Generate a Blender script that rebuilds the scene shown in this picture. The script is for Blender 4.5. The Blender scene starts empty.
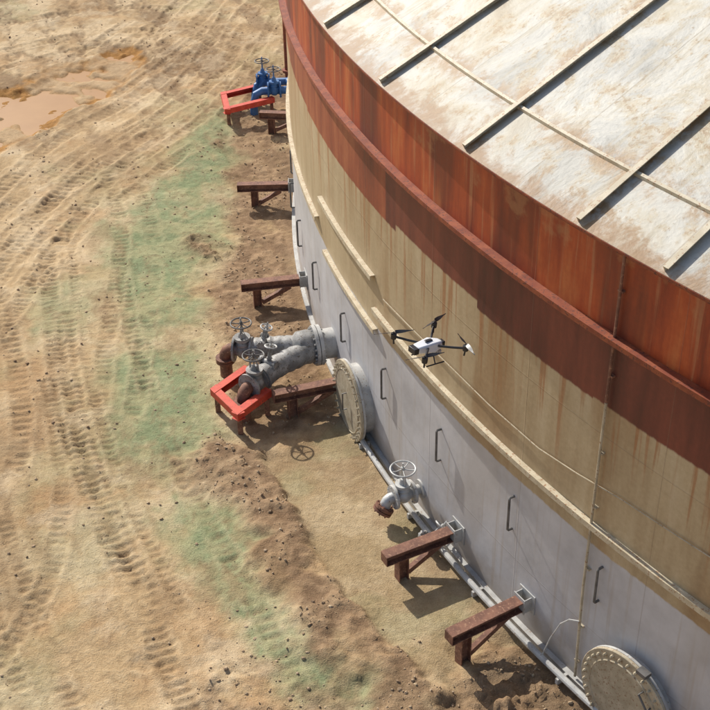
import bpy, math, numpy as np
from mathutils import Matrix, Vector
rng=np.random.default_rng(7)
scene=bpy.context.scene
CX,CY,RR=26.779,27.627,28.151
ROOFK=14.3/28.15
rad=math.radians
# ------------------------------------------------------------------ helpers
def empty(name,loc=(0,0,0)):
    o=bpy.data.objects.new(name,None);o.location=loc;scene.collection.objects.link(o);o.empty_display_size=.2
    return o
def link(o,parent=None):
    scene.collection.objects.link(o)
    if parent is not None:
        o.parent=parent
        o.matrix_parent_inverse=Matrix.Translation(-Vector(parent.location))
    return o
def polar(a,off=0,z=0,R=RR):
    return Vector((CX+(R+off)*math.cos(rad(a)),CY+(R+off)*math.sin(rad(a)),z))
def pframe(a,off=0,z=0):
    """local x = outward radial, y = tangential, z = up"""
    er=Vector((math.cos(rad(a)),math.sin(rad(a)),0));et=Vector((-er.y,er.x,0))
    p=polar(a,off,z)
    return Matrix(((er.x,et.x,0,p.x),(er.y,et.y,0,p.y),(0,0,1,p.z),(0,0,0,1)))
def align(p0,p1,up=Vector((0,0,1))):
    z=(p1-p0).normalized()
    if abs(z.dot(up))>.99: up=Vector((1,0,0))
    x=up.cross(z).normalized();y=z.cross(x)
    return Matrix(((x.x,y.x,z.x,p0.x),(x.y,y.y,z.y,p0.y),(x.z,y.z,z.z,p0.z),(0,0,0,1)))
class Geo:
    def __init__(s): s.v=[];s.f=[]
    def add(s,vs,fs,M=None):
        n=len(s.v)
        s.v+= [tuple(M@Vector(v)) if M is not None else tuple(v) for v in vs]
        s.f+= [tuple(i+n for i in f) for f in fs]
        return s
    def box(s,c,d,M=None):
        x,y,z=c;a,b,e=d[0]/2,d[1]/2,d[2]/2
        vs=[(x+i*a,y+j*b,z+k*e) for i in(-1,1) for j in(-1,1) for k in(-1,1)]
        fs=[(0,1,3,2),(4,6,7,5),(0,4,5,1),(2,3,7,6),(0,2,6,4),(1,5,7,3)]
        return s.add(vs,fs,M)
    def lathe(s,prof,M=None,seg=28):
        vs=[];fs=[]
        for r,z in prof:
            for k in range(seg):
                t=2*math.pi*k/seg;vs.append((r*math.cos(t),r*math.sin(t),z))
        for i in range(len(prof)-1):
            for k in range(seg):
                k2=(k+1)%seg
                fs.append((i*seg+k,i*seg+k2,(i+1)*seg+k2,(i+1)*seg+k))
        fs.append(tuple(range(seg-1,-1,-1)));fs.append(tuple((len(prof)-1)*seg+k for k in range(seg)))
        return s.add(vs,fs,M)
    def cyl(s,p0,p1,r,seg=20,r2=None):
        p0=Vector(p0);p1=Vector(p1);L=(p1-p0).length
        return s.lathe([(r,0),(r if r2 is None else r2,L)],align(p0,p1),seg)
    def torus(s,R,r,M=None,seg=32,sg=8):
        vs=[];fs=[]
        for i in range(seg):
            t=2*math.pi*i/seg
            for j in range(sg):
                q=2*math.pi*j/sg
                vs.append(((R+r*math.cos(q))*math.cos(t),(R+r*math.cos(q))*math.sin(t),r*math.sin(q)))
        for i in range(seg):
            for j in range(sg):
                i2=(i+1)%seg;j2=(j+1)%sg
                fs.append((i*sg+j,i2*sg+j,i2*sg+j2,i*sg+j2))
        return s.add(vs,fs,M)
    def tube(s,pts,r,seg=12,rs=None):
        pts=[Vector(p) for p in pts];n=len(pts)
        T=[(pts[min(i+1,n-1)]-pts[max(i-1,0)]).normalized() for i in range(n)]
        up=Vector((0,0,1)) if abs(T[0].z)<.9 else Vector((1,0,0))
        x=up.cross(T[0]).normalized();vs=[];fs=[]
        for i in range(n):
            x=(x-T[i]*x.dot(T[i])).normalized();y=T[i].cross(x)
            rr=r if rs is None else rs[i]
            for k in range(seg):
                t=2*math.pi*k/seg;vs.append(tuple(pts[i]+x*rr*math.cos(t)+y*rr*math.sin(t)))
        for i in range(n-1):
            for k in range(seg):
                k2=(k+1)%seg;fs.append((i*seg+k,i*seg+k2,(i+1)*seg+k2,(i+1)*seg+k))
        fs.append(tuple(range(seg-1,-1,-1)));fs.append(tuple((n-1)*seg+k for k in range(seg)))
        return s.add(vs,fs)
    def arc(s,a0,a1,prof,step=.5):
        """sweep closed (off,z) profile round the tank"""
        n=max(2,int(abs(a1-a0)/step)+1);m=len(prof);full=abs(a1-a0)>=359.9
        vs=[];fs=[]
        N=n if not full else int(360/step)
        for i in range(N):
            a=a0+(a1-a0)*i/((n-1) if not full else N)
            for o,z in prof: vs.append(tuple(polar(a,o,z)))
        for i in range(N-(0 if full else 1)):
            i2=(i+1)%N
            for k in range(m):
                k2=(k+1)%m;fs.append((i*m+k,i2*m+k,i2*m+k2,i*m+k2))
        if not full:
            fs.append(tuple(range(m-1,-1,-1)));fs.append(tuple((N-1)*m+k for k in range(m)))
        return s.add(vs,fs)
    def obj(s,name,mat,parent=None,smooth=True,bevel=0):
        me=bpy.data.meshes.new(name);me.from_pydata(s.v,[],s.f);me.update()
        import bmesh
        bm=bmesh.new();bm.from_mesh(me);bmesh.ops.recalc_face_normals(bm,faces=bm.faces);bm.to_mesh(me);bm.free()
        me.materials.append(mat)
        o=bpy.data.objects.new(name,me);link(o,parent)
        if smooth:
            me.polygons.foreach_set("use_smooth",[True]*len(me.polygons))
            try: me.set_sharp_from_angle(angle=rad(35))
            except Exception: pass
        if bevel:
            b=o.modifiers.new("b","BEVEL");b.width=bevel;b.segments=2;b.limit_method='ANGLE'
        return o
# ------------------------------------------------------------------ nodes
class NT:
    def __init__(s,name):
        s.m=bpy.data.materials.new(name);s.m.use_nodes=True;s.t=s.m.node_tree;s.t.nodes.clear()
        s.out=s.n("ShaderNodeOutputMaterial");s.b=s.n("ShaderNodeBsdfPrincipled")
        s.t.links.new(s.b.outputs[0],s.out.inputs[0])
    def n(s,t,**k):
        x=s.t.nodes.new(t)
        for a,b in k.items(): setattr(x,a,b)
        return x
    def put(s,sock,v):
        if isinstance(v,bpy.types.NodeSocket): s.t.links.new(v,sock)
        else:
            if isinstance(v,(tuple,list)) and len(v)==3 and sock.type=='RGBA': v=(*v,1)
            sock.default_value=v
    def math(s,op,a,b=0.,c=None,clamp=False):
        x=s.n("ShaderNodeMath",operation=op,use_clamp=clamp);s.put(x.inputs[0],a);s.put(x.inputs[1],b)
        if c is not None: s.put(x.inputs[2],c)
        return x.outputs[0]
    def mix(s,f,a,b,blend='MIX'):
        x=s.n("ShaderNodeMix",data_type='RGBA',blend_type=blend);x.clamp_factor=True
        s.put(x.inputs[0],f);s.put(x.inputs[6],a);s.put(x.inputs[7],b);return x.outputs[2]
    def comb(s,x,y,z=0.):
        c=s.n("ShaderNodeCombineXYZ");s.put(c.inputs[0],x);s.put(c.inputs[1],y);s.put(c.inputs[2],z);return c.outputs[0]
    def noise(s,v,scale=1,detail=4,rough=.55,dist=0.):
        x=s.n("ShaderNodeTexNoise");s.put(x.inputs["Vector"],v);x.inputs["Scale"].default_value=scale
        x.inputs["Detail"].default_value=detail;x.inputs["Roughness"].default_value=rough;x.inputs["Distortion"].default_value=dist
        return x.outputs[0]
    def white(s,v):
        x=s.n("ShaderNodeTexWhiteNoise",noise_dimensions='3D');s.put(x.inputs["Vector"],v);return x.outputs["Value"]
    def step(s,v,lo,hi):
        x=s.n("ShaderNodeMapRange",interpolation_type='SMOOTHSTEP');s.put(x.inputs[0],v);s.put(x.inputs[1],lo);s.put(x.inputs[2],hi)
        x.inputs[3].default_value=0;x.inputs[4].default_value=1;return x.outputs[0]
    def ramp(s,v,stops):
        x=s.n("ShaderNodeValToRGB");e=x.color_ramp.elements
        while len(e)<len(stops): e.new(.5)
        for i,(p,c) in enumerate(stops): e[i].position=p;e[i].color=(*c,1)
        s.put(x.inputs[0],v);return x.outputs[0]
    def bump(s,h,strength=.3,dist=.02):
        x=s.n("ShaderNodeBump");x.inputs["Strength"].default_value=strength;x.inputs["Distance"].default_value=dist
        s.put(x.inputs["Height"],h);s.t.links.new(x.outputs[0],s.b.inputs["Normal"])
    def base(s,c,rough=.6,metal=0.):
        s.put(s.b.inputs["Base Color"],c);s.put(s.b.inputs["Roughness"],rough);s.put(s.b.inputs["Metallic"],metal);return s.m
    def obj(s):
        return s.n("ShaderNodeNewGeometry").outputs["Position"]
    def uv(s):
        u=s.n("ShaderNodeUVMap",uv_map="UVMap");p=s.n("ShaderNodeSeparateXYZ");s.t.links.new(u.outputs[0],p.inputs[0])
        return p.outputs[0],p.outputs[1]
def painted(name,c1,c2,wear=(.2,.1,.06),wamt=.62,rough=.55,metal=0.,scale=6,bump=.15):
    t=NT(name);p=t.obj()
    a=t.noise(p,scale,3);b=t.noise(p,scale*4,5,.7)
    c=t.mix(t.step(a,.35,.65),c1,c2)
    c=t.mix(t.step(b,wamt,wamt+.08),c,wear)
    t.bump(b,bump,.01)
    return t.base(c,rough,metal)
M_rust=painted("rusty_steel",(.15,.065,.042),(.25,.115,.07),(.36,.2,.12),.56,.75)
M_girt=painted("red_oxide_steel",(.22,.048,.02),(.32,.085,.032),(.12,.038,.026),.53,.65)
M_red=painted("red_paint",(.58,.055,.03),(.68,.09,.045),(.30,.07,.04),.56,.6)
M_galv=painted("galvanised_steel",(.40,.40,.39),(.54,.54,.52),(.28,.20,.14),.58,.5,.2)
M_cream=painted("cream_paint",(.50,.42,.285),(.62,.54,.39),(.36,.2,.1),.55,.6)
M_grey=painted("grey_primer",(.40,.39,.37),(.52,.51,.48),(.28,.2,.14),.58,.6)
M_lag=painted("pipe_lagging",(.20,.197,.19),(.38,.37,.355),(.15,.125,.10),.54,.55,.1,5,.7)
M_blue=painted("blue_paint",(.035,.12,.30),(.06,.18,.42),(.03,.06,.10),.58,.5)
M_dark=painted("dark_steel",(.09,.085,.08),(.16,.15,.14),(.2,.11,.07),.60,.55)
M_cover=painted("beige_cover",(.38,.32,.22),(.50,.43,.31),(.26,.16,.09),.55,.65)
M_white=painted("white_plastic",(.75,.76,.78),(.8,.81,.82),(.6,.6,.6),.75,.35,0,6,.02)
M_black=painted("black_plastic",(.02,.02,.022),(.03,.03,.032),(.05,.05,.05),.7,.4,0,6,.02)
# ------------------------------------------------------------------ shell material
def shell_material():
    t=NT("tank_shell_paint");u,v=t.uv()
    m=t.math
    s1=t.noise(t.comb(m('MULTIPLY',u,2.0),m('MULTIPLY',v,.28)),1,5,.6)
    s2=t.noise(t.comb(m('MULTIPLY',u,9),m('MULTIPLY',v,.35)),1,4,.55)
    s3=t.noise(t.comb(m('MULTIPLY',u,.8),m('MULTIPLY',v,.12),4.),1,4,.55)
    bl=t.noise(t.comb(u,v,2.),1.3,5,.65)
    fi=t.noise(t.comb(u,v,9.),14,4,.65)
    pu=m('DIVIDE',m('SUBTRACT',u,.95),2.52)
    pid=m('FLOOR',pu);fr=m('FRACT',pu)
    zz=m('ADD',v,m('MULTIPLY',m('SUBTRACT',s2,.5),.05))
    w1=t.white(t.comb(pid,1.3,0));w2=t.white(t.comb(pid,7.7,0));w3=t.white(t.comb(pid,4.1,0))
    red=t.ramp(s1,[(.30,(.10,.020,.009)),(.43,(.28,.043,.012)),(.56,(.42,.078,.018)),(.70,(.52,.17,.05))])
    red=t.mix(m('MULTIPLY',t.step(s2,.55,.69),.45),red,(.50,.26,.12))
    red=t.mix(m('MULTIPLY',t.step(s3,.48,.59),.75),red,(.12,.024,.011))
    red=t.mix(m('MULTIPLY',t.step(m('ADD',bl,m('MULTIPLY',m('SUBTRACT',v,6.6),.25)),.60,.70),.40),red,(.44,.22,.09))
    dk=t.ramp(s1,[(.32,(.06,.017,.012)),(.5,(.13,.03,.020)),(.66,(.20,.048,.028))])  # dark red paint with the wind girder's shade put into its colour
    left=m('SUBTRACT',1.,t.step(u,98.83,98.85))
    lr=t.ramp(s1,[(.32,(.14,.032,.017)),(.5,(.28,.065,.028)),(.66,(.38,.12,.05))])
    dk=t.mix(left,dk,lr)  # left plates take the lighter red, without that shade in the colour
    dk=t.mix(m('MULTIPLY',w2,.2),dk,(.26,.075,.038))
    tan=t.ramp(s1,[(.30,(.34,.245,.14)),(.45,(.42,.315,.185)),(.58,(.48,.375,.23)),(.72,(.55,.45,.30))])
    tan=t.mix(m('MULTIPLY',w3,.35),tan,(.52,.41,.25))
    tan=t.mix(m('MULTIPLY',t.step(bl,.5,.7),.35),tan,(.36,.26,.15))
    run=m('MULTIPLY',t.step(m('ADD',s2,m('MULTIPLY',m('SUBTRACT',v,4.0),.05)),.55,.68),t.step(v,2.8,4.6))
    tan=t.mix(m('MULTIPLY',run,.7),tan,(.34,.14,.05))
    tan=t.mix(m('MULTIPLY',t.step(s3,.50,.62),.55),tan,(.31,.175,.075))
    wh=t.ramp(bl,[(.3,(.43,.418,.42)),(.5,(.52,.51,.518)),(.7,(.59,.58,.59))])
    wh=t.mix(m('MULTIPLY',t.step(s2,.54,.70),.42),wh,(.40,.33,.26))
    wh=t.mix(m('MULTIPLY',t.step(s3,.52,.62),.35),wh,(.42,.37,.32))
    wh=t.mix(m('MULTIPLY',m('SUBTRACT',1.,t.step(m('ADD',v,m('MULTIPLY',m('SUBTRACT',bl,.5),.9)),.0,.6)),.65),wh,(.36,.27,.18))
    b1=m('ADD',4.93,m('MULTIPLY',m('SUBTRACT',w2,.5),.16))
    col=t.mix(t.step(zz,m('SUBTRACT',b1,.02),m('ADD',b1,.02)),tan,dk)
    col=t.mix(t.step(v,5.96,5.97),col,red)
    b0=m('ADD',2.62,m('MULTIPLY',m('SUBTRACT',bl,.5),.10))
    col=t.mix(t.step(zz,b0,m('ADD',b0,.04)),wh,col)
    seam=m('SUBTRACT',1.,t.step(m('ABSOLUTE',m('SUBTRACT',fr,.5)),0.,.006))
    hs=m('SUBTRACT',1.,t.step(m('ABSOLUTE',m('SUBTRACT',v,4.45)),0.,.015))
    hs2=m('SUBTRACT',1.,t.step(m('ABSOLUTE',m('SUBTRACT',v,1.15)),0.,.012))
    sm=m('MAXIMUM',m('MAXIMUM',seam,hs),hs2)
    col=t.mix(m('MULTIPLY',sm,.25),col,(.2,.12,.08))
    col=t.mix(m('MULTIPLY',t.step(v,2.5,2.7),.5),col,t.mix(fi,(.15,.15,.15),(.85,.85,.85)),'SOFT_LIGHT')
    h=m('ADD',m('MULTIPLY',fi,.10),m('MULTIPLY',sm,.6));h=m('ADD',h,m('MULTIPLY',bl,1.3))
    t.bump(h,.3,.02)
    return t.base(col,m('ADD',.42,m('MULTIPLY',fi,.25)))
def roof_material():
    t=NT("tank_roof_paint");u,v=t.uv();m=t.math
    um=m('MULTIPLY',u,.4913)
    p=t.comb(um,v,0.)
    big=t.noise(p,.7,6,.66,.5);mid=t.noise(t.comb(um,v,5.),2.2,5,.7,.3);fine=t.noise(t.comb(um,v,8.),13,5,.7)
    rs=t.noise(t.comb(m('MULTIPLY',um,5),m('MULTIPLY',v,.6),3.),1,5,.65)
    col=t.ramp(big,[(.30,(.33,.32,.285)),(.41,(.50,.485,.435)),(.51,(.62,.59,.51)),(.60,(.55,.48,.35)),(.70,(.42,.32,.19))])
    pf=m('DIVIDE',m('SUBTRACT',u,195.8),5.15)
    pid=m('FLOOR',pf)
    w=t.white(t.comb(pid,m('FLOOR',m('DIVIDE',v,27.4)),0))
    col=t.mix(m('MULTIPLY',w,.5),col,(.43,.405,.34))
    col=t.mix(m('MULTIPLY',t.step(mid,.48,.62),.65),col,(.47,.37,.215))
    col=t.mix(m('MULTIPLY',t.step(rs,.52,.66),.55),col,(.40,.33,.21))
    rim=t.step(m('ADD',v,m('MULTIPLY',m('SUBTRACT',mid,.5),1.6)),27.85,28.25)
    col=t.mix(m('MULTIPLY',rim,.85),col,(.29,.155,.06))
    near=m('SUBTRACT',1.,t.step(m('ABSOLUTE',m('SUBTRACT',v,27.4)),.02,.28))
    fr=m('FRACT',pf)
    ner=m('SUBTRACT',1.,t.step(m('MINIMUM',fr,m('SUBTRACT',1.,fr)),.01,.09))
    near=m('MAXIMUM',near,ner)
    col=t.mix(m('MULTIPLY',m('MULTIPLY',near,t.step(mid,.42,.56)),.75),col,(.34,.19,.075))
    rust=t.step(m('ADD',fine,m('MULTIPLY',m('SUBTRACT',mid,.5),1.1)),.59,.71)
    col=t.mix(m('MULTIPLY',rust,.65),col,(.36,.225,.11))
    dark=t.step(m('ADD',fine,m('MULTIPLY',big,-.6)),.27,.42)
    col=t.mix(m('MULTIPLY',dark,.4),col,(.30,.28,.23))
    seam=m('SUBTRACT',1.,t.step(m('ABSOLUTE',m('SUBTRACT',fr,.52)),0.,.007))
    col=t.mix(m('MULTIPLY',seam,.6),col,(.30,.24,.16))
    t.bump(m('ADD',fine,m('MULTIPLY',big,6.)),.45,.015)
    return t.base(col,.6)
M_shell=shell_material();M_roof=roof_material()
# ------------------------------------------------------------------ tank
tank=empty("storage_tank",(CX,CY,0))
def surf(name,prof,mat,uvf,n=1440):
    m=len(prof)
    ang=np.arange(n+1)*360/n
    vs=[];uvs=[]
    for a in ang:
        c,s=math.cos(rad(a)),math.sin(rad(a))
        for r,z in prof: vs.append((CX+r*c,CY+r*s,z));uvs.append(uvf(a,r,z))
    fs=[(i*m+k,(i+1)*m+k,(i+1)*m+k+1,i*m+k+1) for i in range(n) for k in range(m-1)]
    me=bpy.data.meshes.new(name);me.from_pydata(vs,[],fs);me.materials.append(mat)
    l=me.uv_layers.new(name="UVMap");idx=np.zeros(len(me.loops),int);me.loops.foreach_get("vertex_index",idx)
    l.data.foreach_set("uv",np.array(uvs)[idx].ravel())
    me.polygons.foreach_set("use_smooth",[True]*len(me.polygons))
    o=bpy.data.objects.new(name,me);return link(o,tank)
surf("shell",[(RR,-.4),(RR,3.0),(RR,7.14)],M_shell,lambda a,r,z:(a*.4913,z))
surf("roof",[(RR+.10,7.2-.05),(RR,7.2)]+[(r,7.2+(RR-r)*ROOFK) for r in (27.4,25,20,12,4,.02)],M_roof,lambda a,r,z:(a,r),720)
Geo().arc(0,360,[(.002,7.05),(.04,7.05),(.04,7.09),(.11,7.12),(.11,7.146),(.002,7.146)]).obj("top_angle",M_girt,tank)
Geo().arc(0,360,[(.002,5.97),(.002,5.945),(.13,5.945),(.13,5.90),(.14,5.90),(.14,5.97)]).obj("wind_girder",M_girt,tank)
# ribs
angs=[195.8,201.15,206.35,211.25,214.1]+[190.6-5.15*i for i in range(0,36)]+[219.3+5.15*i for i in range(0,29)]
g=Geo()
for a in angs:
    p0=polar(a,0.06,7.2-.06*ROOFK);p1=polar(a,-27,7.2+27*ROOFK)
    er=(p1-p0).normalized();et=Vector((-math.sin(rad(a)),math.cos(rad(a)),0));nn=et.cross(er)
    if nn.z<0:nn=-nn
    L=(p1-p0).length;q=p0
    Mx=Matrix(((er.x,et.x,nn.x,q.x),(er.y,et.y,nn.y,q.y),(er.z,et.z,nn.z,q.z),(0,0,0,1)))
    g.box((L/2,0,.036),(L,.012,.072),Mx);g.box((L/2,.033,.078),(L,.08,.012),Mx)
g.obj("roof_ribs",M_cream,tank,smooth=False)
g=Geo()
def conez(off):return 7.2-off*ROOFK
for o in (-.72,-9.0,-18):
    g.arc(0,360,[(o,conez(o)+.004),(o,conez(o)+.045),(o-.012,conez(o)+.052),(o-.035,conez(o)+.065),(o-.035,conez(o)+.055),(o-.014,conez(o)+.04),(o-.014,conez(o)+.004)],1.0)
g.obj("roof_rings",M_cream,tank,smooth=False)
g=Geo()
for a0,a1,z in((193.9,200.2,3.62),(194.4,200.4,2.62),(200.25,232,3.02),(150,193.2,3.02)):
    g.arc(a0,a1,[(.002,z+.005),(.09,z+.005),(.09,z-.085),(.078,z-.085),(.078,z-.008),(.002,z-.008)],.25)
g.obj("shell_stiffeners",M_cream,tank,smooth=False)
g=Geo()
for a in [192.3-4.2*i for i in range(1,6)]+[192.3,196.8,201.13,205.32,209.43,213.28,217.4,221.6]:
    zc=1.45+ (a-192)*.03
    g.tube([polar(a,0,zc-.31),polar(a,.07,zc-.31),polar(a,.085,zc-.29),polar(a,.085,zc+.29),polar(a,.07,zc+.31),polar(a,0,zc+.31)],.02,8)
g.obj("wall_handles",M_dark,tank)
g=Geo();g.tube([polar(212.85,.05,7.1),polar(212.8,.05,5.0)],.02,8)
for z in(6.6,5.4): g.box((.025,0,z),(.05,.08,.025),pframe(212.83,0,0))
g.obj("conduit_upper",M_rust,tank)
g=Geo();g.tube([polar(212.8,.05,4.995),polar(212.75,.05,1.8),polar(212.83,.05,.1)],.02,8)
for z in(4.2,3.3,2.2,1.1,.4): g.box((.025,0,z),(.05,.08,.025),pframe(212.8,0,0))
g.obj("conduit_lower",M_cover,tank)
g=Geo();g.tube([polar(212.78,.06,1.2),polar(212.5,.12,1.15),polar(212.2,.14,.95),polar(211.9,.16,.55),polar(211.7,.2,.12)],.012,6)
g.obj("hose",M_grey,tank)
g=Geo();pts=[]
for a,z in((201.05,3.40),(203,3.47),(205.7,3.52),(208,3.50),(210.4,3.50),(212,3.6),(213.7,3.73),(216,3.8),(222,3.8),(232,3.7)): pts.append(polar(a,.03,z))
g.tube(pts,.009,6);g.obj("wall_cable",M_cover,tank)
Geo().arc(0,360,[(.002,-.1),(.09,-.1),(.09,.06),(.002,.06)]).obj("bottom_chime",M_grey,tank)
g=Geo();g.tube([polar(a,.22,.10) for a in np.arange(199.5,224,.25)],.05,10)
for a in np.arange(200,224,4.2): g.box((.2,0,.03),(.2,.05,.1),pframe(a,0,0))
g.obj("base_pipe",M_grey,tank)
# manholes
def manhole(a,z,r,dep,hinge):
    M=pframe(a,0,z)@Matrix.Rotation(rad(90),4,'Y')
    p=empty("tank_manhole_cover",polar(a,dep,z))
    g=Geo();g.lathe([(r*.84,-.02),(r*.84,dep-.10)],M,56);g.lathe([(r*1.0,dep-.10),(r*1.0,dep-.06)],M,56);g.obj("neck",M_grey,p)
    g=Geo();g.lathe([(r,dep-.055),(r,dep-.015),(r*.99,dep-.008),(r*.80,dep-.008),(r*.795,dep),(r*.45,dep+.004),(.02,dep+.006)],M,64)
    g.torus(r*.78,.008,M@Matrix.Translation((0,0,dep)),56,6)
    g.obj("cover",M_cover,p)
    g=Geo()
    for k in range(32):
        t=2*math.pi*k/32;x,y=r*.9*math.cos(t),r*.9*math.sin(t)
        g.lathe([(.024,dep-.008),(.024,dep+.03)],M@Matrix.Translation((x,y,0)),6)
        g.lathe([(.013,dep-.13),(.013,dep+.045)],M@Matrix.Translation((x,y,0)),6)
    g.obj("bolts",M_cover,p,smooth=False)
    g=Geo();F=pframe(a,0,z)
    if hinge:
        g.tube([F@Vector(q) for q in((dep,.30,r*.62),(dep+.08,.30,r*.62),(dep+.08,.46,r*.40),(dep,.46,r*.40))],.016,8)
        g.box((dep-.02,.25,r+.0),(.12,.16,.06),F)
    else:
        g.tube([F@Vector(q) for q in((dep,0,.18),(dep+.08,0,.18),(dep+.08,0,-.18),(dep,0,-.18))],.014,8)
    g.obj("handle",M_dark,p)
manhole(198.7,.62,.78,.30,False)
manhole(215.0,.68,.80,.24,True)
# ------------------------------------------------------------------ supports
def support(a,zb=.66,L=1.45,post=1.12):
    p=empty("steel_pipe_support",polar(a,post,0));F=pframe(a,0,0)
    g=Geo()
    x0,x1=.16,L;c=(x0+x1)/2;l=x1-x0
    g.box((c,0,zb-.009),(l,.20,.018),F);g.box((c,0,zb-.18),(l,.20,.018),F);g.box((c,0,zb-.095),(l,.014,.15),F)
    g.box((x1+.006,0,zb-.095),(.012,.2,.185),F)
    g.obj("beam",M_rust,p,False,.004)
    g=Geo();g.box((post,0,(zb-.19)/2-.05),(.16,.02,zb-.09),F)
    g.box((post-.08,0,(zb-.19)/2-.05),(.016,.17,zb-.09),F);g.box((post+.08,0,(zb-.19)/2-.05),(.016,.17,zb-.09),F)
    g.obj("post",M_rust,p,False,.004)
    g=Geo();A=F@Vector((post-.1,0,.08));B=F@Vector((.36,0,zb-.22));Mx=align(A,B,Vector((-math.sin(rad(a)),math.cos(rad(a)),0)))
    g.box((0,0,(B-A).length/2),(.09,.09,(B-A).length),Mx);g.obj("brace",M_rust,p,False,.004)
    g=Geo();g.box((.012,0,zb-.08),(.02,.36,.36),F);g.box((.09,.11,zb-.08),(.14,.016,.26),F);g.box((.09,-.11,zb-.08),(.14,.016,.26),F);g.box((.155,0,zb-.08),(.016,.26,.28),F)
    g.obj("wall_bracket",M_grey,p,False,.003)
for a,zb,L,po in((210.4,.70,1.42,1.16),(206.6,.62,1.36,1.05),(197.3,.62,1.5,1.15),(189.3,.62,1.4,1.08),(180.1,.62,1.4,1.0),(171.5,.62,1.4,1.1),(163.3,.62,1.4,1.1),(219,.7,1.4,1.1)):
    support(a,zb,L,po)
# ------------------------------------------------------------------ valves
def handwheel(g,M,R=.2):
    g.torus(R,.016,M,36,8)
    g.lathe([(.03,-.03),(.03,.04)],M,12)
    for k in range(5):
        t=2*math.pi*k/5
        g.tube([M@Vector((0,0,.0)),M@Vector((R*.5*math.cos(t),R*.5*math.sin(t),-.012)),M@Vector((R*math.cos(t),R*math.sin(t),0))],.011,6)
def gate_valve(par,F,r=.13,h=.55,body=M_grey,wheel=M_dark,fl=M_grey,R=.2):
    A=F@Matrix.Rotation(rad(90),4,'Y')
    g=Geo();g.lathe([(r*.75,-.15),(r*.8,-.1),(r*1.05,-.05),(r*1.1,0),(r*1.05,.05),(r*.8,.1),(r*.75,.15)],A,24)
    g.lathe([(r*.85,0),(r*.85,r*.9),(r*.6,r*1.25),(r*.55,r*1.4)],F,20)
    g.lathe([(r*.95,r*1.4),(r*.95,r*1.75)],F,20)
    g.lathe([(r*.5,r*1.75),(r*.3,h*.62)],F,16)
    g.obj("valve_body",body,par)
    g=Geo();g.lathe([(r*1.5,-.19),(r*1.5,-.15)],A,28);g.lathe([(r*1.5,.15),(r*1.5,.19)],A,28)
    for k in range(8):
        t=2*math.pi*(k+.5)/8
        for s in(-1,1): g.lathe([(.014,s*.17-.035),(.014,s*.17+.035)],A@Matrix.Translation((r*1.25*math.cos(t),r*1.25*math.sin(t),0)),6)
    g.obj("flanges",fl,par)
    g=Geo()
    for s in(-1,1): g.tube([F@Vector((0,s*r*.6,r*1.7)),F@Vector((0,s*r*.55,h*.7)),F@Vector((0,s*.03,h*.9))],.018,8)
    g.cyl(F@Vector((0,0,r)),F@Vector((0,0,h+.12)),.014,8);g.obj("yoke_and_stem",body,par)
    g=Geo();handwheel(g,F@Matrix.Translation((0,0,h)),R);g.obj("handwheel",wheel,par)
def frame_at(p,ang,tilt=0.):
    return Matrix.Translation(p)@Matrix.Rotation(rad(ang),4,'Z')@Matrix.Rotation(rad(tilt),4,'X')
p=empty("gate_valve",polar(204,.45,.45))
g=Geo();A=pframe(204,0,.45)@Matrix.Rotation(rad(90),4,'Y')
g.lathe([(.17,0),(.17,.03),(.09,.035),(.09,.12),(.17,.125),(.17,.16)],A,28);g.obj("nozzle",M_grey,p)
gate_valve(p,pframe(204,.34,.45),.14,.55,M_galv,M_galv,M_grey,.21)
g=Geo();F=pframe(204,.53,.45);g.tube([F@Vector(q) for q in((0,0,0),(.05,0,0),(.10,0,-.03),(.13,0,-.08),(.14,0,-.14))],.095,18);g.obj("elbow",M_galv,p)
g=Geo();Fe=F@Matrix.Translation((.14,0,-.14))@Matrix.Rotation(rad(-35),4,'Y');g.lathe([(.17,-.05),(.17,.0),(.1,.01)],Fe,24);g.lathe([(.17,-.11),(.17,-.065)],Fe,24)
for k in range(8):
    tt=2*math.pi*k/8;g.lathe([(.014,-.14),(.014,.03)],Fe@Matrix.Translation((.14*math.cos(tt),.14*math.sin(tt),0)),6)
g.obj("end_flange",M_rust,p)
p=empty("small_valve",polar(206.0,.3,.2))
gate_valve(p,pframe(205.9,.36,.18)@Matrix.Rotation(rad(90),4,'Z')@Matrix.Rotation(rad(-50),4,'X'),.06,.33,M_galv,M_galv,M_grey,.13)
# Y-branch, lagged pipes
p=empty("pipe_manifold",polar(195,.4,.7))
A=pframe(195,0,.7)@Matrix.Rotation(rad(90),4,'Y')
g=Geo();g.lathe([(.30,-.02),(.30,.26)],A,36);g.lathe([(.40,.26),(.40,.33)],A,40);g.lathe([(.40,.345),(.40,.41)],A,40)
for k in range(20):
    t=2*math.pi*k/20;g.lathe([(.02,.22),(.02,.45)],A@Matrix.Translation((.35*math.cos(t),.35*math.sin(t),0)),6)
g.obj("nozzle_flange",M_grey,p)
def lag(pts,r,name,seed):
    r0=np.random.default_rng(seed);P=[Vector(q) for q in pts];out=[];rs=[]
    for i in range(len(P)-1):
        n=10
        for k in range(n):
            out.append(P[i].lerp(P[i+1],k/n));rs.append(r*(1+r0.uniform(-.05,.06)))
    out.append(P[-1]);rs.append(r)
    for _ in range(6):
        out=[out[0]]+[(out[i-1]+out[i]*2+out[i+1])/4 for i in range(1,len(out)-1)]+[out[-1]]
    g=Geo();g.tube(out,r,22,rs);g.obj(name,M_lag,p)
j=polar(195,.40,.7);j2=polar(195.1,.75,.7)
e1=Vector((-2.05,20.22,.66));e2=Vector((-1.80,19.22,.66))
lag([j,polar(194.9,.65,.7),e1.lerp(j2,.5)+Vector((0,.10,0)),e1],.215,"lagged_pipe_1",3)
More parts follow.
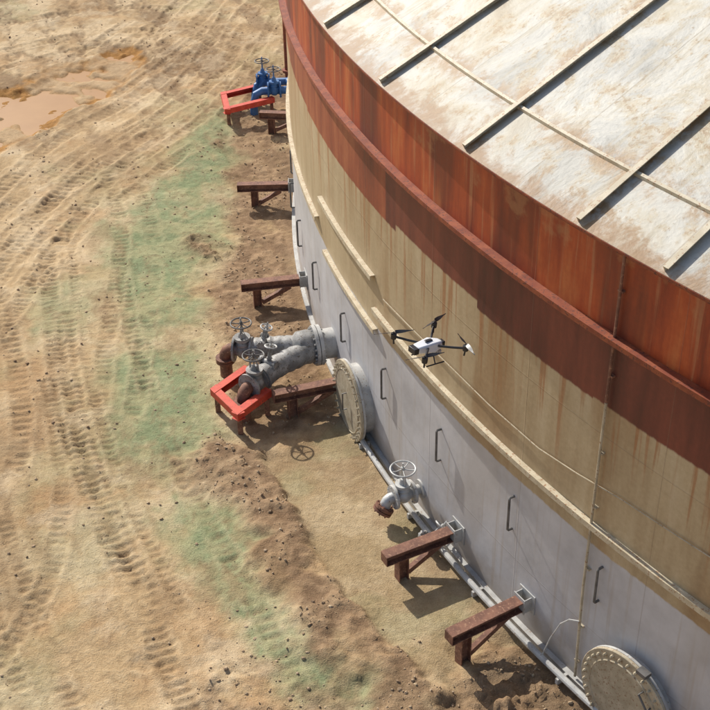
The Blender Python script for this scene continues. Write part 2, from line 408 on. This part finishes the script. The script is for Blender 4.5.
lag([j,polar(195.4,.65,.7),e2.lerp(j2,.5)+Vector((0,-.03,0)),e2],.215,"lagged_pipe_2",4)
g=Geo();g.lathe([(.30,0),(.34,.1),(.33,.3),(.22,.42)],pframe(195,.41,.7)@Matrix.Rotation(rad(90),4,'Y'),24);g.obj("lagged_reducer",M_lag,p)
for k,(e,s) in enumerate(((e1,1),(e2,2))):
    d=(e-(j2)).normalized();an=math.degrees(math.atan2(d.y,d.x))
    F=frame_at(e+d*.13,an)
    q=empty("gate_valve",(e+d*.13))
    gate_valve(q,F,.17,.60,M_lag,M_dark,M_lag,.2)
    g=Geo();o=e+d*.30
    g.tube([o,o+d*.08,o+d*.15+Vector((0,0,-.04)),o+d*.19+Vector((0,0,-.12)),o+d*.2+Vector((0,0,-.2))],.12,18)
    g.obj("elbow",M_rust,q)
    g=Geo();c=o+d*.2+Vector((0,0,-.24));g.lathe([(.19,-.05),(.19,.0)],Matrix.Translation(c),24);g.lathe([(.19,.012),(.19,.05)],Matrix.Translation(c),24);g.lathe([(.13,-.5),(.12,-.05)],Matrix.Translation(c),20);g.obj("end_flange",M_rust,q)
    q=empty("bleed_valve",(e-d*.28+Vector((0,0,.2))))
    gate_valve(q,frame_at(e-d*.28+Vector((0,0,.2)),an+90,-15),.06,.33,M_lag,M_galv,M_lag,.11)
def guard(P,z,legs=True):
    P=[Vector((x,y,z)) for x,y in P]
    c=sum(P,Vector())/4;e=empty("red_guard_frame",c)
    g=Geo()
    def chan(a,b,flip):
        d=(b-a);L=d.length;M=align(a,b)
        g.box((0,0,L/2),(.012,.15,L),M);g.box((flip*.075,.069,L/2),(.16,.012,L),M);g.box((flip*.075,-.069,L/2),(.16,.012,L),M)
    d01=(P[1]-P[0]).normalized();d32=(P[2]-P[3]).normalized();dn=(P[3]-P[0]).normalized()
    chan(P[1],P[0]-d01*.002,1);chan(P[0]-dn*.012,P[3]+dn*.012,1);chan(P[3]-d32*.002,P[2],1)
    for q,s in((P[0],1),(P[3],-1)):
        M=Matrix(((d01.x,dn.x,0,q.x),(d01.y,dn.y,0,q.y),(0,0,1,z),(0,0,0,1)))
        g.box((.08,s*.08,.079),(.18,.18,.008),M)
    g.obj("channels",M_red,e,False,.004)
    if legs:
        g=Geo()
        for q,s,d in((P[0],1,d01),(P[3],-1,d32),(P[1],1,-d01),(P[2],-1,-d32)):
            c=q+d*.1+dn*s*.08
            g.box((c.x,c.y,(z-.08)/2-.03),(.09,.09,z-.1))
        g.obj("legs",M_rust,e,False,.004)
guard([(-2.72,19.04),(-2.13,19.81),(-1.57,18.97),(-2.16,18.21)],.5)
guard([(-3.64,33.50),(-2.51,34.18),(-2.09,33.05),(-3.43,32.28)],.5)
p=empty("blue_valve_manifold",(-2.1,33.6,.7))
g=Geo()
for dy in(-.32,.32):
    a=168.3-dy*2
    g.tube([polar(a,-.05,.7),polar(a,.5,.7),Vector((-1.75,33.6-dy,.7)),Vector((-2.45,33.55-dy,.7)),Vector((-2.62,33.53-dy,.62)),Vector((-2.7,33.5-dy,.35)),Vector((-2.7,33.5-dy,-.1))],.11,16)
    g.lathe([(.3,.2),(.3,.27)],pframe(a,0,.7)@Matrix.Rotation(rad(90),4,'Y'),28)
g.obj("pipes",M_blue,p)
for i,(x,y,ww) in enumerate(((-2.45,33.92,M_dark),(-2.1,33.26,M_dark))):
    gate_valve(p,frame_at(Vector((x,y,.72)),182),.15,.60,M_blue,ww,M_blue,.2)
p=empty("standpipe",(-1.75,34.4,0))
g=Geo();g.cyl((-1.75,34.4,-.1),(-1.75,34.4,8.4),.09,16)
for z in(.8,3.2,5.6): g.lathe([(.16,z),(.16,z+.07)],Matrix.Translation((-1.75,34.4,0)),20)
g.obj("pipe",M_girt,p)
g=Geo();g.box((-1.32,34.42,3.3),(.8,.06,.06));g.box((-1.32,34.42,6.4),(.8,.06,.06));g.obj("wall_ties",M_girt,p,False)
# ------------------------------------------------------------------ drone
def drone():
    loc=Vector((.93,13.0,5.46))
    e=empty("quadcopter_drone",loc)
    F=Matrix.Translation(loc)@Matrix.Rotation(rad(33),4,'Z')@Matrix.Rotation(rad(6),4,'Y')@Matrix.Scale(1.06,4)
    g=Geo()
    g.add([(-.2,-.07,-.03),(-.2,.07,-.03),(-.2,.06,.05),(-.2,-.06,.05),(.02,-.1,-.05),(.02,.1,-.05),(.02,.085,.075),(.02,-.085,.075),(.17,-.06,-.035),(.17,.06,-.035),(.16,.045,.045),(.16,-.045,.045)],
      [(0,3,2,1),(0,1,5,4),(1,2,6,5),(2,3,7,6),(3,0,4,7),(4,5,9,8),(5,6,10,9),(6,7,11,10),(7,4,8,11),(8,9,10,11)],F)
    g.obj("body",M_white,e,True,.018)
    g=Geo();g.box((-.225,0,.005),(.07,.13,.075),F);g.box((.19,0,.0),(.04,.08,.06),F);g.box((-.02,0,.082),(.10,.05,.014),F)
    g.obj("battery_and_nose",M_black,e,True,.008)
    arms=[(.30,.31),(.30,-.31),(-.30,.31),(-.30,-.31)]
    g=Geo();gw=Geo()
    for i,(x,y) in enumerate(arms):
        gw.tube([F@Vector((x*.25,y*.25,.02)),F@Vector((x*.6,y*.6,.03)),F@Vector((x,y,.05))],.016,10)
        g.lathe([(.034,.02),(.036,.05),(.036,.085),(.012,.09),(.012,.11)],F@Matrix.Translation((x,y,0)),16)
        g.cyl(F@Vector((x,y,.03)),F@Vector((x*.98,y*.98,-.05)),.012,8)
    gw.obj("arms",M_black,e);g.obj("motors",M_black,e)
    g=Geo()
    for (x,y),an in zip(arms,(20,75,165,-8)):
        M=F@Matrix.Translation((x,y,.105))@Matrix.Rotation(rad(an),4,'Z')
        for s in(0,180):
            B=M@Matrix.Rotation(rad(s),4,'Z');n=8;vs=[];fs=[]
            for k in range(n+1):
                u=k/n;xx=.015+.24*u;w=(.012+.036*math.sin(math.pi*min(1,u*1.25+.12))**.7*(1-.35*u)) if u<.95 else .010
                if isinstance(w,complex): w=.012
                tw=.014*(1-u)
                vs+=[(xx,-w*.45,-tw),(xx,w*.55,tw),(xx,w*.55,tw+.003),(xx,-w*.45,-tw+.003)]
            for k in range(n):
                b=k*4
                fs+=[(b,b+1,b+5,b+4),(b+1,b+2,b+6,b+5),(b+2,b+3,b+7,b+6),(b+3,b,b+4,b+7)]
            fs+=[(0,3,2,1),(n*4,n*4+1,n*4+2,n*4+3)]
            g.add(vs,fs,B)
    g.obj("propellers",M_black,e)
    g=Geo()
    for s in(-1,1):
        g.tube([F@Vector((0,s*.07,-.03)),F@Vector((0,s*.15,-.17))],.009,8)
        g.tube([F@Vector((-.13,s*.15,-.17)),F@Vector((.13,s*.15,-.17))],.009,8)
    g.obj("landing_gear",M_black,e)
    g=Geo();g.lathe([(.035,-.05),(.05,-.07),(.055,-.11),(.03,-.15)],F@Matrix.Translation((.1,0,0)),18);g.cyl(F@Vector((.13,0,-.105)),F@Vector((.18,0,-.115)),.025,14);g.obj("camera_gimbal",M_galv,e)
drone()
# ------------------------------------------------------------------ ground
T=np.random.default_rng(11).random((256,256))
def vn(x,y,o=0):
    x=x+o*17.3;y=y+o*9.7
    xi=np.floor(x).astype(int);yi=np.floor(y).astype(int);fx=x-xi;fy=y-yi
    fx=fx*fx*(3-2*fx);fy=fy*fy*(3-2*fy)
    a=T[xi&255,yi&255];b=T[(xi+1)&255,yi&255];c=T[xi&255,(yi+1)&255];d=T[(xi+1)&255,(yi+1)&255]
    return (a*(1-fx)+b*fx)*(1-fy)+(c*(1-fx)+d*fx)*fy
def fbm(x,y,s,o=0,n=4,g=.5):
    r=0;A=1;W_=0
    for i in range(n):
        cs,sn=math.cos(i*.7),math.sin(i*.7)
        r=r+A*vn((x*cs-y*sn)*s*2**i,(x*sn+y*cs)*s*2**i,o+i*3);W_+=A;A*=g
    return r/W_
def sm(x,a,b):
    t=np.clip((x-a)/(b-a),0,1);return t*t*(3-2*t)
def sdf(px,py,poly):
    n=len(poly);d=np.full(px.shape,1e9);s=np.ones(px.shape)
    for i in range(n):
        ax,ay=poly[i];bx,by=poly[i-1]
        ex,ey=bx-ax,by-ay;wx,wy=px-ax,py-ay
        t=np.clip((wx*ex+wy*ey)/(ex*ex+ey*ey),0,1)
        d=np.minimum(d,(wx-ex*t)**2+(wy-ey*t)**2)
        c1=py>=ay;c2=py<by;c3=ex*wy>ey*wx
        s=np.where((c1&c2&c3)|(~c1&~c2&~c3),-s,s)
    return s*np.sqrt(d)
def pts(s): 
    return [tuple(float(q) for q in w.split(",")) for w in s.split()]
gA=pts("-4.3,33.7 -3.1,33.4 -2.8,30.9 -3.3,28.8 -2.9,25.9 -3.2,25.2 -3.4,23.2 -2.8,22.6 -3.1,21.2 -2.9,20.2 -2.6,18.5 -3.3,17.0 -4.5,17.9 -5.0,20.6 -4.7,21.6 -5.5,23.3 -6.0,26.0 -5.2,27.8 -4.7,30.3")
gB=pts("-3.0,16.7 -1.8,15.6 -1.2,14.1 -0.5,13.2 0.4,12.4 0.6,11.9 -0.6,11.7 -1.6,13.1 -2.5,14.3 -3.5,15.8")
gC=pts("-7.0,23.8 -6.2,24.6 -5.7,22.1 -6.5,21.4")
exc=pts("-2.9,18.4 -1.7,17.9 -0.2,14.1 1.1,12.2 0.7,11.8 0.4,10.5 -1,10.5 -0.2,12.2 -1.0,13.9 -2.1,15.9 -3.0,17.4")
pad=pts("-1.7,17.7 -0.2,18.6 0.5,17.2 1.8,14.7 2.9,12.7 1.8,13.2 1.2,12.2 1.0,12.4 -0.3,14.1")
soil=pts("-3.31,36.28 -1.0,36.8 -1.1,23.52 -0.2,21.0 0.2,18.6 -2.17,18.3 -2.36,21.38 -3.02,23.17 -2.85,25.38 -3.15,27.94 -2.96,30.87")
dark=pts("1.16,12.79 2.13,13.56 2.9,13.3 4.2,11.3 4.6,9.5 1.3,9.5 1.05,11.8")
bl=pts("-2.43,13.09 -1.51,12.86 -0.47,12.45 -0.1,11.5 0.0,10.4 -2.6,10.4 -2.6,11.9")
pud=pts("-10.6,34.0 -9.8,36.0 -9.2,37.4 -8,37.3 -6.98,38.8 -6.4,37.8 -7.2,35.0 -8.1,33.8 -8.9,31.7 -9.6,30.8 -11.5,30.3 -12.5,32.5")
dx=.05
xs=np.concatenate([-14-np.geomspace(.1,700,45)[::-1],np.arange(-14,5.2,dx),5.2+np.geomspace(.1,700,45)])
ys=np.concatenate([9.5-np.geomspace(.1,700,45)[::-1],np.arange(9.5,30,dx),np.arange(30,48,dx*1.5),48+np.geomspace(.1,700,45)])
X,Y=np.meshgrid(xs,ys,indexing='ij')
wx=X+(fbm(X,Y,1.1,1,5,.6)-.5)*1.4;wy=Y+(fbm(X,Y,1.1,5,5,.6)-.5)*1.7
def mask(poly,soft=.25): return sm(-sdf(wx,wy,poly),-soft,soft)
mA=mask(gA,.6);mB=mask(gB,.35);mC=mask(gC,.5);mE=mask(exc,.24);mS=mask(soil,.35);mD=mask(dark,.25);mL=mask(bl,.3)
mP=sm(-sdf(X+(fbm(X,Y,2.,1,4)-.5)*.45,Y+(fbm(X,Y,2.,4,4)-.5)*.45,pad),-.05,.12)
mPud=sm(-sdf(X+(fbm(X,Y,.9,8,5,.6)-.5)*1.6,Y+(fbm(X,Y,.9,3,5,.6)-.5)*1.6,pud),-.35,.45)
n1=fbm(X,Y,.25,2,4);n2=fbm(X,Y,1.2,4,5,.6);n3=fbm(X,Y,4.,6,4,.6);n4=fbm(X,Y,9.,9,3,.6);n5=fbm(X,Y,2.6,19,5,.65)
near=sm(X,-15,-13)*sm(Y,8,10)*(1-sm(X,4.5,6))*(1-sm(Y,46,50))
rT=np.hypot(X-CX,Y-CY)-RR
away=sm(rT,1.3,3.2)
rough=np.clip(mE*.75+mS*.55+mD+mL*.7-mP,0,1)
clod=sm(n3,.52,.75)*.5+sm(n4,.5,.8)*.35
calm=1-.6*sm(rT,2.0,3.5)*(1-rough)
Z=(n1-.5)*.30*away+(n2-.5)*.05*np.maximum(away,.15)+((n3-.5)*.045+(n4-.5)*.03)*calm
Z+=rough*(clod*.08+(n2-.45)*.07)
Z+=away*.08
Z+=mE*.10
Z=Z*(1-mP*.80)-mP*.03
Z-=mD*.08
def seg(poly,w):
    d=np.full(X.shape,1e9);S=np.zeros(X.shape);acc=0
    P=np.array(poly)
    t=np.linspace(0,len(P)-1,len(P)*4);i=np.arange(len(P))
    Q=np.stack([np.interp(t,i,P[:,0]),np.interp(t,i,P[:,1])],1)
    for _ in range(3): Q[1:-1]=(Q[:-2]+2*Q[1:-1]+Q[2:])/4
    for k in range(len(Q)-1):
        ax,ay=Q[k];bx,by=Q[k+1];ex,ey=bx-ax,by-ay;L=math.hypot(ex,ey)
        bb=(X>min(ax,bx)-w*2)&(X<max(ax,bx)+w*2)&(Y>min(ay,by)-w*2)&(Y<max(ay,by)+w*2)
        if not bb.any(): acc+=L;continue
        px,py=X[bb]-ax,Y[bb]-ay
        tt=np.clip((px*ex+py*ey)/(L*L),0,1);dd=np.hypot(px-ex*tt,py-ey*tt)
        cur=d[bb];b=dd<cur
        cur[b]=dd[b];d[bb]=cur
        s_=S[bb];s_[b]=(acc+tt*L)[b];S[bb]=s_
        acc+=L
    return d,S
tracks=[]
def off(poly,o):
    P=np.array(poly,float);D=np.gradient(P,axis=0);D/=np.linalg.norm(D,axis=1)[:,None]
    return [tuple(q) for q in P+np.stack([-D[:,1],D[:,0]],1)*o]
t1=[(-7.4,27),(-6.8,24.19),(-6.15,21.34),(-5.36,18.62),(-4.4,16.07),(-3.26,13.73),(-2.2,11.2)]
t2=[(-6.6,26),(-5.97,23.3),(-5.35,20.25),(-4.43,17.41),(-3.42,15.06),(-2.6,13.2)]
t3=[(-9.8,24.5),(-8.94,28.78),(-7.96,31.78),(-5.92,35.24),(-4.16,39.38),(-3.06,43.32),(-2.6,47)]
t4=[(-9.0,22),(-8.35,26.12),(-6.56,29.82),(-4.79,32.97),(-3.7,37),(-3.2,42)]
for P,w,A in ((t1,.22,1.1),(off(t2,-.30),.22,1.0),(off(t1,1.6),.18,.7),(off(t1,-1.5),.16,.8),(off(t1,-3.4),.22,.8),([(-7,12),(-6.2,15),(-6,18),(-7,21.5),(-8.5,25)],.22,.8),(off(t1,.55),.12,.7),(off(t1,-2.1),.14,.7),
   (t3,.28,1.3),(off(t3,1.3),.28,1.2),(off(t3,-1.6),.28,1.1),(t4,.28,1.2),(off(t4,.9),.24,1.1),(off(t3,2.6),.28,1.2),(off(t1,-2.6),.25,.7),(off(t3,3.6),.22,1),(off(t3,.6),.14,1),(off(t4,-.8),.18,1),(off(t4,-1.6),.22,.9),(off(t3,-2.6),.22,.9),
   ([(-13,28),(-10,31.5),(-8,34),(-6.5,38),(-6,43)],.3,.9),([(-12,38),(-9,40),(-6,40.5),(-3.5,38)],.28,1.1),([(-12,41),(-8,43),(-4,42)],.28,1.1),([(-12,36),(-9,38.5),(-7,39.6),(-4,36)],.22,.8),
   ([(-5.5,29),(-4.6,26),(-4.4,23),(-4.2,19)],.2,.6),([(-6.3,29.5),(-5.4,26.2),(-5.2,23),(-4.9,19)],.2,.6),
   ([(-4.4,13.5),(-3.5,12.8),(-2.2,12.7)],.16,.6),([(-5.5,12.5),(-4.9,14.5),(-5.1,17),(-6,20)],.18,.8)):
    tracks.append((P,w,A))
trk=np.zeros(X.shape);edge=np.zeros(X.shape)
for ti,(P,w,A) in enumerate(tracks):
    d,S=seg(P,w*1.6)
    d=d+(n3-.5)*.10
    br=np.clip(sm(fbm(X,Y,.6,12+ti,4,.5),.28,.54)*A*(.5+.9*sm(n5,.35,.6)),0,1.25)
    inside=(1-sm(d,w*.6,w))*br
    tread=np.sin((S+(n2-.5)*.14)*2*math.pi/(.17+.02*(ti%3)))
    Z-=inside*(.020-.015*tread)*(1-mPud)
    edge_=np.exp(-((d-w*1.1)/(w*.22))**2)*br
    Z+=edge_*.020
    trk=np.maximum(trk,inside*(.55-.45*tread));edge=np.maximum(edge,edge_)
mounds=[(-3.28,17.51,.35,.08),(-3.55,25.43,.55,.13),(-2.6,17.1,.35,.08),(2.3,12.1,.5,.16),(-3.2,29.4,.45,.08),(-3.5,31.2,.4,.08)]
mm=np.zeros(X.shape)
for x,y,r,h in mounds:
    q=np.exp(-(((wx-x)/r)**2+((wy-y)/(r*1.3))**2)*1.4);mm=np.maximum(mm,q);Z+=q*h*(.4+1.2*clod)
isl=sm(fbm(X*.45+Y*.5,Y*.35-X*.3,1.3,33,4,.55),.50,.64)
Z=Z*(1-mPud)+mPud*(-.12+.10*isl+(n3-.5)*.02)
Z=np.where(near>.5,Z,Z*.3)
Z=np.where(rT<.3,np.minimum(Z,.0),Z)
# ---- colour (albedo)
def C(r,g,b): return np.array([r,g,b])[None,None,:]
def mixc(a,b,m): return a*(1-m[...,None])+b*m[...,None]
O=0*X[...,None]
sandA=C(.52,.365,.20);sandB=C(.625,.47,.285);sandC=C(.41,.27,.14)
col=mixc(sandA+O,sandB+O,sm(n2,.38,.62))
col=mixc(col,sandC,sm(n1,.50,.64)*.5)
col=mixc(col,C(.45,.265,.125),sm(fbm(X,Y,.45,71,5,.6),.52,.66)*.5)
gr=fbm(X,Y,.9,21,5,.62)
green=mixc(C(.345,.345,.185)+O,C(.235,.285,.15),sm(n5,.36,.60))
gm=np.clip(mA*(.30+.70*sm(gr,.20,.40))+mB*(.2+.8*sm(gr,.20,.40))+mC*.7*sm(gr,.3,.5),0,1)
gm=np.maximum(gm,sm(fbm(X,Y,.4,30,5,.6),.56,.70)*.30)
gm=np.maximum(gm,sm(1-np.abs(wx+4.6)/1.6,0,.8)*sm(Y,13,16)*(1-sm(Y,33,37))*.38*sm(n2,.3,.55))
col=mixc(col,green,gm*.93)
brown=mixc(C(.21,.13,.075)+O,C(.35,.23,.135),sm(n3,.36,.64))
col=mixc(col,brown,np.clip(mE*.92*(.6+.4*sm(gr,.3,.5))+mS*.92*sm(gr,.18,.42)+mL*.65*sm(n5,.35,.55),0,1))
dk=mixc(C(.15,.095,.058)+O,C(.28,.18,.105),sm(n3,.4,.65))
col=mixc(col,dk,mD*.8)
col=mixc(col,C(.26,.175,.095),np.clip(trk,0,1)*.52*(1-mE))
col=mixc(col,sandB*1.03,np.clip(edge,0,1)*.35*(1-mE)*(1-mS))
ru=fbm(X*.8+Y*.35,Y*.25-X*.15,1.6,50,6,.65)
col=mixc(col,C(.26,.17,.095),sm(ru,.51,.67)*sm(Y,27,34)*(1-mS)*.75)
Z-=sm(ru,.52,.62)*sm(Y,27,34)*(1-mS)*(1-mPud)*.05*near
ru2=fbm(X*.9+Y*.25,Y*.35-X*.1,1.8,55,6,.65)
col=mixc(col,C(.31,.205,.11),sm(ru2,.56,.70)*.5*(1-mP))
col=mixc(col,C(.65,.52,.345),sm(fbm(X,Y,1.0,80,6,.65),.56,.70)*.4*(1-mD)*(1-mE)*(1-mS)*(1-gm*.7))
dm=np.abs(fbm(X*1.1+Y*.25,Y*.4,1.3,91,5,.6)-.5)
col=mixc(col,C(.27,.18,.10),(1-sm(dm,.004,.022))*.40*(1-mP)*away)
padc=mixc(C(.385,.28,.155)+O,C(.475,.36,.215),sm(n2,.4,.6))
padc=mixc(padc,C(.31,.205,.115),sm(fbm(X,Y,.8,40,5,.6),.48,.66)*.6)
padc=mixc(padc,green,sm(fbm(X,Y,.9,44,5,.6),.55,.68)*.25)
col=mixc(col,padc,mP*.93)
col=mixc(col,brown,np.clip(mm*.9*sm(gr+clod*.4,.3,.6),0,1))
ring=sm(mPud,.01,.30)
col=mixc(col,C(.40,.205,.065),ring*(1-.5*isl))
col=mixc(col,C(.56,.42,.26),mPud*isl*.6)
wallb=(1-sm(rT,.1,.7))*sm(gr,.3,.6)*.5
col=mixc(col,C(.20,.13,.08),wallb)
col=col*(.84+.32*n4[...,None])
nx,ny=X.shape
V=np.stack([X,Y,Z],-1).reshape(-1,3)
ii=(np.arange(nx-1)[:,None]*ny+np.arange(ny-1)[None,:]).ravel()
Fq=np.stack([ii,ii+ny,ii+ny+1,ii+1],1)
me=bpy.data.meshes.new("ground");me.vertices.add(len(V));me.vertices.foreach_set("co",V.astype(np.float32).ravel())
me.loops.add(Fq.size);me.loops.foreach_set("vertex_index",Fq.astype(np.int32).ravel())
me.polygons.add(len(Fq));me.polygons.foreach_set("loop_start",(np.arange(len(Fq))*4).astype(np.int32))
try: me.polygons.foreach_set("loop_total",np.full(len(Fq),4,np.int32))
except Exception: pass
me.polygons.foreach_set("use_smooth",np.ones(len(Fq),bool));me.update(calc_edges=True)
ca=me.color_attributes.new("Col",'FLOAT_COLOR','POINT')
ca.data.foreach_set("color",np.concatenate([col.reshape(-1,3),np.ones((len(V),1))],1).astype(np.float32).ravel())
t=NT("dirt");at=t.n("ShaderNodeAttribute",attribute_name="Col");p=t.obj()
f1=t.noise(p,8,6,.72);f2=t.noise(p,42,3,.65)
c=t.mix(.6,at.outputs["Color"],t.mix(f1,(.06,.06,.06),(.94,.94,.94)),'SOFT_LIGHT')
c=t.mix(.7,c,t.mix(f2,(.05,.05,.05),(.95,.95,.95)),'SOFT_LIGHT')
c=t.mix(t.math('MULTIPLY',t.step(f2,.62,.70),.45),c,(.18,.115,.065))
t.bump(t.math('ADD',t.math('MULTIPLY',f1,1.),t.math('MULTIPLY',f2,.4)),.75,.055)
me.materials.append(t.base(c,.95));t.b.inputs["Specular IOR Level"].default_value=.15
link(bpy.data.objects.new("ground",me))
t=NT("muddy_water");p=t.obj();a=t.noise(p,1.2,5)
g=Geo();g.add([(-14,29,-.075),(-5.6,29,-.075),(-5.6,40,-.075),(-14,40,-.075)],[(0,1,2,3)])
g.obj("puddle",t.base(t.mix(a,(.32,.15,.04),(.44,.23,.07)),.45),None,False);t.b.inputs["Specular IOR Level"].default_value=.3
# clods and stones
wgt=(np.clip(rough*.8+mm*.6+mS*.25+.10,0,1.5)*(1-mP*.85)*(rT>.25)*(X>-13.5)*(X<5)*(Y>10)*(Y<46)*(1-mPud)).ravel()
wgt*=sm(n2,.35,.6).ravel();wgt/=wgt.sum()
N_=6000;idx=rng.choice(len(V),N_,p=wgt)
ph=(1+5**.5)/2
ico=np.array([(-1,ph,0),(1,ph,0),(-1,-ph,0),(1,-ph,0),(0,-1,ph),(0,1,ph),(0,-1,-ph),(0,1,-ph),(ph,0,-1),(ph,0,1),(-ph,0,-1),(-ph,0,1)])/1.9
icf=np.array([(0,11,5),(0,5,1),(0,1,7),(0,7,10),(0,10,11),(1,5,9),(5,11,4),(11,10,2),(10,7,6),(7,1,8),(3,9,4),(3,4,2),(3,2,6),(3,6,8),(3,8,9),(4,9,5),(2,4,11),(6,2,10),(8,6,7),(9,8,1)])
sz=.009+.028*rng.random(N_)**4
vv=ico[None]*(1+rng.uniform(-.3,.3,(N_,12,1)))*sz[:,None,None]*rng.uniform(.6,1.3,(N_,1,3))
th=rng.random(N_)*6.28;c_,s_=np.cos(th),np.sin(th)
vx=vv[...,0]*c_[:,None]-vv[...,1]*s_[:,None];vy=vv[...,0]*s_[:,None]+vv[...,1]*c_[:,None]
vv=np.stack([vx,vy,vv[...,2]*.8],-1)+V[idx][:,None,:]+np.stack([rng.uniform(-.03,.03,N_),rng.uniform(-.03,.03,N_),sz*.1],1)[:,None,:]
ff=(icf[None]+np.arange(N_)[:,None,None]*12).reshape(-1,3)
me=bpy.data.meshes.new("rubble");me.from_pydata(vv.reshape(-1,3).tolist(),[],ff.tolist())
me.materials.append(painted("clod",(.30,.20,.12),(.46,.34,.21),(.55,.45,.33),.58,.95,0,5,.3))
link(bpy.data.objects.new("rubble",me))
# ------------------------------------------------------------------ light
SA,SE=124.0,39.0
d=Vector((math.cos(rad(SA))*math.cos(rad(SE)),math.sin(rad(SA))*math.cos(rad(SE)),math.sin(rad(SE))))
L=bpy.data.lights.new("sun",'SUN');L.energy=4.6;L.angle=rad(.5);L.color=(1,.96,.88)
lo=bpy.data.objects.new("sun",L);scene.collection.objects.link(lo);lo.rotation_euler=d.to_track_quat('Z','Y').to_euler();lo.location=(-10,30,30)
w=bpy.data.worlds.new("World");scene.world=w;w.use_nodes=True;nt=w.node_tree
bg=nt.nodes["Background"];sky=nt.nodes.new("ShaderNodeTexSky");sky.sky_type='NISHITA';sky.sun_disc=False
sky.sun_elevation=rad(SE);sky.sun_rotation=rad(90-SA);sky.dust_density=2.0
nt.links.new(sky.outputs[0],bg.inputs[0]);bg.inputs[1].default_value=.13
# ------------------------------------------------------------------ camera
th=.594;ro=-.0222
F=Vector((0,math.cos(th),-math.sin(th)));Rt=Vector((1,0,0));U=Rt.cross(F)
R2=Rt*math.cos(ro)+U*math.sin(ro);U2=-Rt*math.sin(ro)+U*math.cos(ro)
cd=bpy.data.cameras.new("camera");cd.sensor_width=36;cd.lens=36*1247.5/710;cd.clip_end=3000
co=bpy.data.objects.new("camera",cd);scene.collection.objects.link(co)
co.matrix_world=Matrix(((R2.x,U2.x,-F.x,0),(R2.y,U2.y,-F.y,0),(R2.z,U2.z,-F.z,14.127),(0,0,0,1)))
scene.camera=co
scene.view_settings.view_transform='Standard';scene.view_settings.look='None';scene.view_settings.exposure=0
